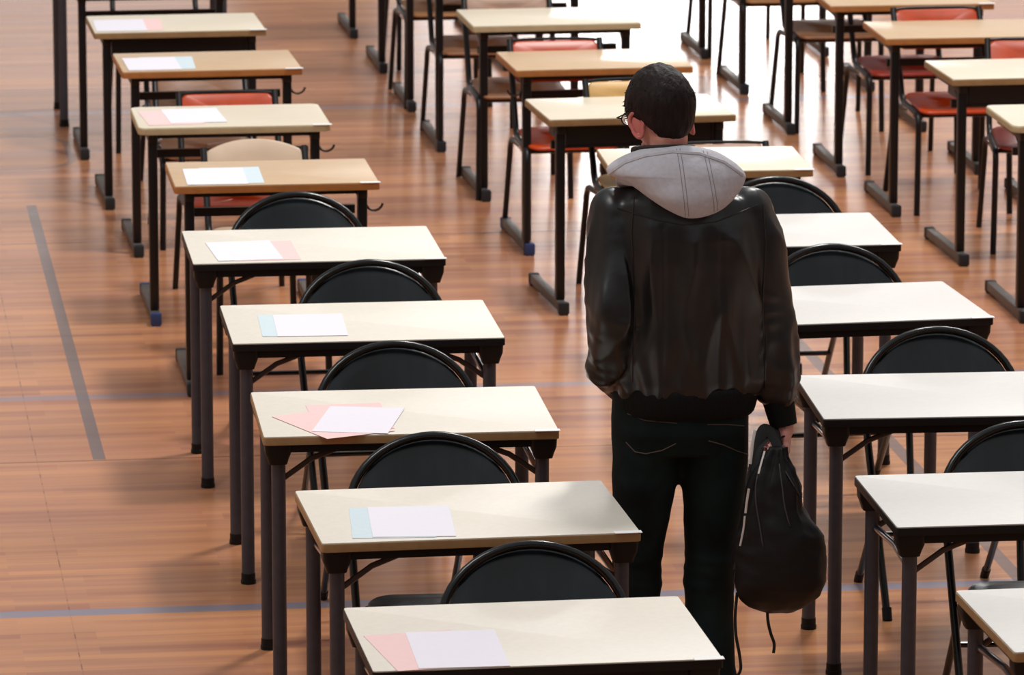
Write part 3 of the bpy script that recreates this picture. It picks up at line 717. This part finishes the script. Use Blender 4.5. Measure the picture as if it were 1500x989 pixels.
# jacket
jk = MB()
TX = 2.325
jk.loft([slab_ring(2.275, 13.945, 1.515, .075, .07), slab_ring(2.29, 13.95, 1.49, .125, .088), slab_ring(2.305, 13.955, 1.455, .19, .105), slab_ring(2.315, 13.96, 1.40, .215, .125), slab_ring(TX, 13.96, 1.30, .212, .138), slab_ring(TX+.006, 13.96, 1.15, .203, .140), slab_ring(TX+.006, 13.96, 1.02, .205, .146), slab_ring(TX+.006, 13.96, .965, .205, .150), slab_ring(TX+.004, 13.96, .935, .196, .142)])
limb(jk, [(2.138, 13.955, 1.422), (2.124, 13.93, 1.32), (2.120, 13.87, 1.16), (2.122, 13.90, 1.06), (2.118, 13.935, 1.005), (2.148, 13.99, .955)], [.070, .067, .062, .060, .058, .044], 20)
limb(jk, [(2.495, 13.955, 1.418), (2.522, 13.95, 1.30), (2.546, 13.95, 1.16), (2.560, 13.945, 1.04), (2.566, 13.94, .965), (2.566, 13.935, .935)], [.070, .066, .062, .061, .060, .048], 20)
me = remeshed(jk, .0075, 6)
def lw(p):
    n1 = noise.noise(Vector((p.x*13, p.y*13, p.z*3.0)))
    n2 = noise.noise(Vector((p.x*24+9, p.y*24, p.z*6.5)))
    ridge = (1-abs(n1))**3
    n3 = noise.noise(Vector((p.x*7+4, p.y*5, p.z*1.6+2)))
    sh = 1-.75*max(0, min(1, (p.z-1.36)/.06))
    v = (.014*ridge+.014*n3)*sh+.0055*n2-.006
    low = max(0, min(1, (1.12-p.z)/.12))
    v += low*.006*math.sin(p.x*115+3*noise.noise(Vector((p.x*6, 0, p.z*7))))*(.4+.6*abs(noise.noise(Vector((p.x*8, 3, p.z*2)))))
    arm = (p.x < 2.165 or p.x > 2.51)
    if arm:
        for zc, am in ((1.02, .007), (.985, .008), (1.06, .006), (1.15, .006), (1.20, .005), (1.11, .005)):
            v += am*(.15+.9*abs(noise.noise(Vector((p.x*9, p.y*9, zc*31)))))*math.exp(-((p.z-zc-.45*(p.y-13.92)+.05*noise.noise(p*8))/.013)**2)
    # centre and shoulder yoke seams
    for xs in (2.245, 2.402):
        if p.y < 13.9 and p.z < 1.40: v -= .004*math.exp(-((p.x-xs)/.006)**2)
    return v
displace(me, lw); jacket = finish(me, 'jacket', M['leather'], person)
kb = bvh_of(me)
hm = MB(); hm.loft([slab_ring(TX+.004, 13.962, z, hw, hd_, 40) for z, hw, hd_ in ((.958, .197, .142), (.945, .199, .145), (.925, .196, .143), (.90, .190, .138), (.885, .186, .134), (.875, .178, .127))])
hmm = hm.build('hem_band', M['rib'], jacket, angle=180)
cf = MB(); cf.tube([(2.566, 13.936, .948), tuple(Vector((2.566, 13.936, .948)).lerp(WRR+HR_AX*.02, .5)), tuple(WRR+HR_AX*.03)], [.047, .042, .036], 18); cf.build('cuff', M['rib'], jacket)
cf = MB(); cf.tube([(2.142, 13.975, .968), (2.155, 14.01, .945), (2.165, 14.04, .93)], [.042, .040, .037], 18); cf.build('cuff', M['rib'], jacket)
for pts in ([(929, 290), (925, 340), (930, 420), (928, 500), (926, 560)], [(1118, 300), (1122, 360), (1117, 440), (1120, 520), (1121, 570)]):
    stitched(kb, pts, .0022, 'sleeve_seam', M['leather'], jacket, .0005, 6)
stitched(kb, [(905, 305), (960, 322), (1000, 330), (1050, 325), (1110, 300)], .002, 'yoke_seam', M['leather'], jacket, .0005, 6)

# hood lying on the shoulders
ho = [(888, 248), (896, 238), (915, 227), (938, 219), (965, 214), (995, 212), (1022, 215), (1050, 222), (1075, 237), (1090, 252), (1092, 263), (1082, 283), (1062, 304), (1038, 316), (1008, 320), (980, 309), (953, 292), (930, 275), (908, 262), (894, 257)]
def fine_outline(o, n=4):
    P = [Vector((x, y)) for x, y in o]; out = []; m_ = len(P)
    for i in range(m_):
        p0, p1, p2, p3 = P[i-1], P[i], P[(i+1) % m_], P[(i+2) % m_]
        for k in range(n):
            t = k/n; out.append(.5*((2*p1)+(p2-p0)*t+(2*p0-5*p1+4*p2-p3)*t*t+(3*p1-p0-3*p2+p3)*t**3))
    return out
ho = fine_outline(ho)
hc = Vector((997, 262))
def back_y(px, py):
    p = wp(px, py, 13.84); dx = p.x-2.30; dz = p.z-1.47
    return 13.838+1.1*dx*dx+(.45*dz if dz > 0 else .12*dz)
def hood_ring(t, bulge):
    out = []
    for q in ho:
        s = hc+(q-hc)*t; base = back_y(s.x, s.y)
        wv = .006*noise.noise(Vector((s.x*.03, s.y*.045, 0)))*(1-t*.5)
        out.append(at(s.x, s.y, y=base-bulge-wv))
    return out
hb = MB()
rings = [hood_ring(t, .062*math.sqrt(max(0, 1-t**3.2))) for t in (.02, .2, .4, .6, .75, .87, .95, .99, 1.0)]
rings += [hood_ring(t, -.045) for t in (.97, .8, .5, .02)]
hb.loft(rings)
hood = hb.build('hood', M['fleece'], jacket, angle=180)
hv = BVHTree.FromPolygons([v.co[:] for v in hood.data.vertices], [p.vertices[:] for p in hood.data.polygons])
for pts in ([(991, 218), (995, 240), (999, 270), (1002, 295), (1004, 317)], [(996, 218), (1000, 240), (1004, 270), (1007, 295), (1009, 317)], [(1030, 221), (1036, 245), (1042, 275), (1046, 300), (1046, 310)], [(1036, 222), (1041, 245), (1047, 275), (1051, 300), (1051, 308)]):
    stitched(hv, pts, .0011, 'seam', M['seam_grey'], hood, 0, 8)
stitched(hv, [(893, 254), (915, 239), (945, 229), (985, 223), (1025, 226), (1060, 238), (1087, 257)], .0065, 'fold', M['fleece'], hood, -.002, 8)
# collar round the neck and the hood wrapping to the chest
cr = MB(); n = 40; pts = []; rad = []
for k in range(n):
    a = 2*PI*k/n; c_, s_ = math.cos(a), math.sin(a)
    pts.append((2.262+.098*c_, 13.955+.085*s_, 1.515+.012*(-s_)-.03*max(0, s_))); rad.append(.024+.006*max(0, s_))
cr.tube(pts, rad, 12, closed=True); cr.build('hood_collar', M['fleece'], hood)
cr = MB(); pts = [(2.266+.080*math.cos(2*PI*k/n), 13.958+.074*math.sin(2*PI*k/n), 1.588-.016*math.sin(2*PI*k/n)-.03*max(0, math.sin(2*PI*k/n))) for k in range(n)]
cr.tube(pts, .0065, 10, closed=True); cr.build('collar', M['collar'], jacket)

# ------------------------------------------------------------------ backpack held in the right hand
BY = 13.80
bag = empty('backpack', (at(1142, 890, y=BY).x, BY, 0))
tag(bag, 'black drawstring-shaped backpack dangling from the person\'s right hand', 'backpack')
def bagpart(b, name, m, parent=bag, angle=180):
    o = b.build(name, m, parent, angle=angle)
    if parent is bag: o.matrix_parent_inverse = Matrix.Translation(-bag.location)
    return o
rows = [(655, 1128, 1150, .014), (668, 1118, 1152, .022), (690, 1106, 1162, .036), (715, 1097, 1174, .05), (745, 1091, 1177, .062), (768, 1086, 1193, .072), (785, 1080, 1206, .08), (805, 1076, 1210, .083), (828, 1073, 1211, .086), (852, 1073, 1209, .085), (872, 1080, 1202, .075), (887, 1096, 1186, .055), (896, 1118, 1164, .03)]
bb = MB(); rings = []
for (py, l, r_, hdp) in rows:
    a, b_ = at(l, py, y=BY), at(r_, py, y=BY); c_ = (a+b_)/2; hw = (b_.x-a.x)/2
    rings.append(slab_ring(c_.x, BY, c_.z, hw, hdp, 40, 2.2))
bb.loft(rings)
bmesh.ops.subdivide_edges(bb.bm, edges=[e for e in bb.bm.edges if abs(e.verts[0].co.z-e.verts[1].co.z) > .002], cuts=3, use_grid_fill=True)
for _ in range(3): bmesh.ops.smooth_vert(bb.bm, verts=[v for v in bb.bm.verts if v.co.z < .5], factor=.5, use_axis_x=True, use_axis_y=True, use_axis_z=True)
for v in bb.bm.verts:
    n_ = Vector((v.co.x-bag.location.x, v.co.y-BY, 0)); k = n_.length
    if k > .005:
        up = max(0, min(1, (v.co.z-.5)/.25))
        ang = math.atan2(n_.y, n_.x)
        v.co += n_.normalized()*(.006*up*math.sin(ang*11+v.co.z*9)+.012*noise.noise(Vector((v.co.x*13, v.co.y*13, v.co.z*7)))+.006*(1-abs(noise.noise(v.co*17)))**3+.003*noise.noise(v.co*31)-.004)
bago = bagpart(bb, 'bag_body', M['nylon'])
bv = BVHTree.FromPolygons([v.co[:] for v in bago.data.vertices], [p.vertices[:] for p in bago.data.polygons])
for pts in ([(1120, 672), (1109, 700), (1107, 730), (1112, 765), (1120, 800)], [(1142, 680), (1146, 715), (1150, 745), (1158, 770)], [(1150, 690), (1162, 710), (1176, 735)], [(1078, 838), (1076, 850), (1079, 862)]):
    full = [on(bv, x, y, .001) for x, y in fine_outline(pts)[:-4]]; full = [p for p in full if p is not None]
    if len(full) > 2: b = MB(); b.tube(full, .0022, 6); bagpart(b, 'piping', M['piping'])
hk = wp(1147, 652, 13.895)
def strap(pix, wd, name, m, yy=BY):
    P = [at(x, y, y=(q if q else yy)) for x, y, q in pix]; pp = []
    for i in range(len(P)-1):
        p0, p1, p2, p3 = P[max(i-1, 0)], P[i], P[i+1], P[min(i+2, len(P)-1)]
        for k in range(5):
            t = k/5; pp.append(.5*((2*p1)+(p2-p0)*t+(2*p0-5*p1+4*p2-p3)*t*t+(3*p1-p0-3*p2+p3)*t**3))
    pp.append(P[-1])
    b = MB(); b.tube(pp, .01, 8, flat=(wd*.25, wd)); return bagpart(b, name, m, angle=60)
strap([(1145, 650, 13.89), (1130, 640, 13.88), (1114, 655, 13.85), (1105, 690, 13.82), (1098, 730, 13.81), (1092, 775, 13.80), (1082, 825, 13.79)], .009, 'shoulder_strap', M['webbing'])
strap([(1147, 648, 13.89), (1140, 632, 13.90), (1122, 632, 13.89), (1111, 650, 13.87), (1103, 680, 13.85), (1096, 720, 13.83), (1088, 790, 13.80), (1078, 835, 13.79)], .009, 'shoulder_strap', M['webbing'])
strap([(1143, 670, 13.85), (1138, 652, 13.865), (1130, 636, 13.875), (1121, 629, 13.875), (1114, 640, 13.865), (1109, 662, 13.85), (1104, 690, 13.835)], .016, 'strap_fold', M['webbing'])
strap([(1106, 630, 13.83), (1103, 645, 13.825), (1101, 662, 13.82), (1099, 680, 13.815)], .0042, 'reflective_strip', M['reflective'])
strap([(1097, 716, 13.72), (1094, 735, 13.72), (1092, 752, 13.72)], .0032, 'reflective_strip', M['reflective'])
strap([(1091, 756, 13.71), (1089, 775, 13.71), (1084, 800, 13.71)], .0026, 'reflective_strip', M['reflective'])
strap([(1120, 661, 13.77), (1116, 675, 13.76), (1111, 694, 13.75)], .0028, 'reflective_strip', M['reflective'])
strap([(1146, 668, 13.86), (1150, 652, 13.885), (1147, 640, 13.885), (1138, 650, 13.87), (1137, 668, 13.84)], .006, 'grab_loop', M['webbing'])
t1 = strap([(1080, 868, 13.79), (1077, 900, 13.79), (1078, 930, 13.79), (1083, 958, 13.79), (1085, 980, 13.79), (1079, 992, 13.79)], .0042, 'strap_tail', M['webbing'])
t2 = strap([(1124, 890, 13.79), (1125, 910, 13.79), (1129, 928, 13.79), (1134, 943, 13.79), (1133, 957, 13.79)], .0042, 'strap_tail', M['webbing'])

# ------------------------------------------------------------------ light
wd = bpy.data.worlds.new('hall_light'); S.world = wd; wd.use_nodes = True
wd.node_tree.nodes['Background'].inputs[0].default_value = (.97, .985, 1.0, 1); wd.node_tree.nodes['Background'].inputs[1].default_value = .47
def area(name, loc, target, size, power, col=(1, 1, 1), shape='DISK', size_y=None):
    l = bpy.data.lights.new(name, 'AREA'); l.shape = shape; l.size = size; l.energy = power; l.color = col
    if size_y: l.size_y = size_y
    o = bpy.data.objects.new(name, l); COL.objects.link(o); o.location = loc
    o.rotation_euler = (Vector(target)-Vector(loc)).to_track_quat('-Z', 'Y').to_euler(); return o
area('ceiling_lamp', (4.2, 19.2, 9.0), (3.0, 17, 0), 1.2, 560, (1, .97, .93))
area('ceiling_lamp', (8.5, 27, 8.5), (4.2, 19, 0), 3.5, 650, (1, .98, .95))
area('ceiling_lamp', (-1.5, 12, 9.0), (1.5, 15, 0), 3.0, 260, (1, .97, .93))

S.view_settings.view_transform = 'Standard'; S.view_settings.look = 'None'; S.view_settings.gamma = 1; S.view_settings.exposure = -0.2
S.view_settings.use_curve_mapping = False
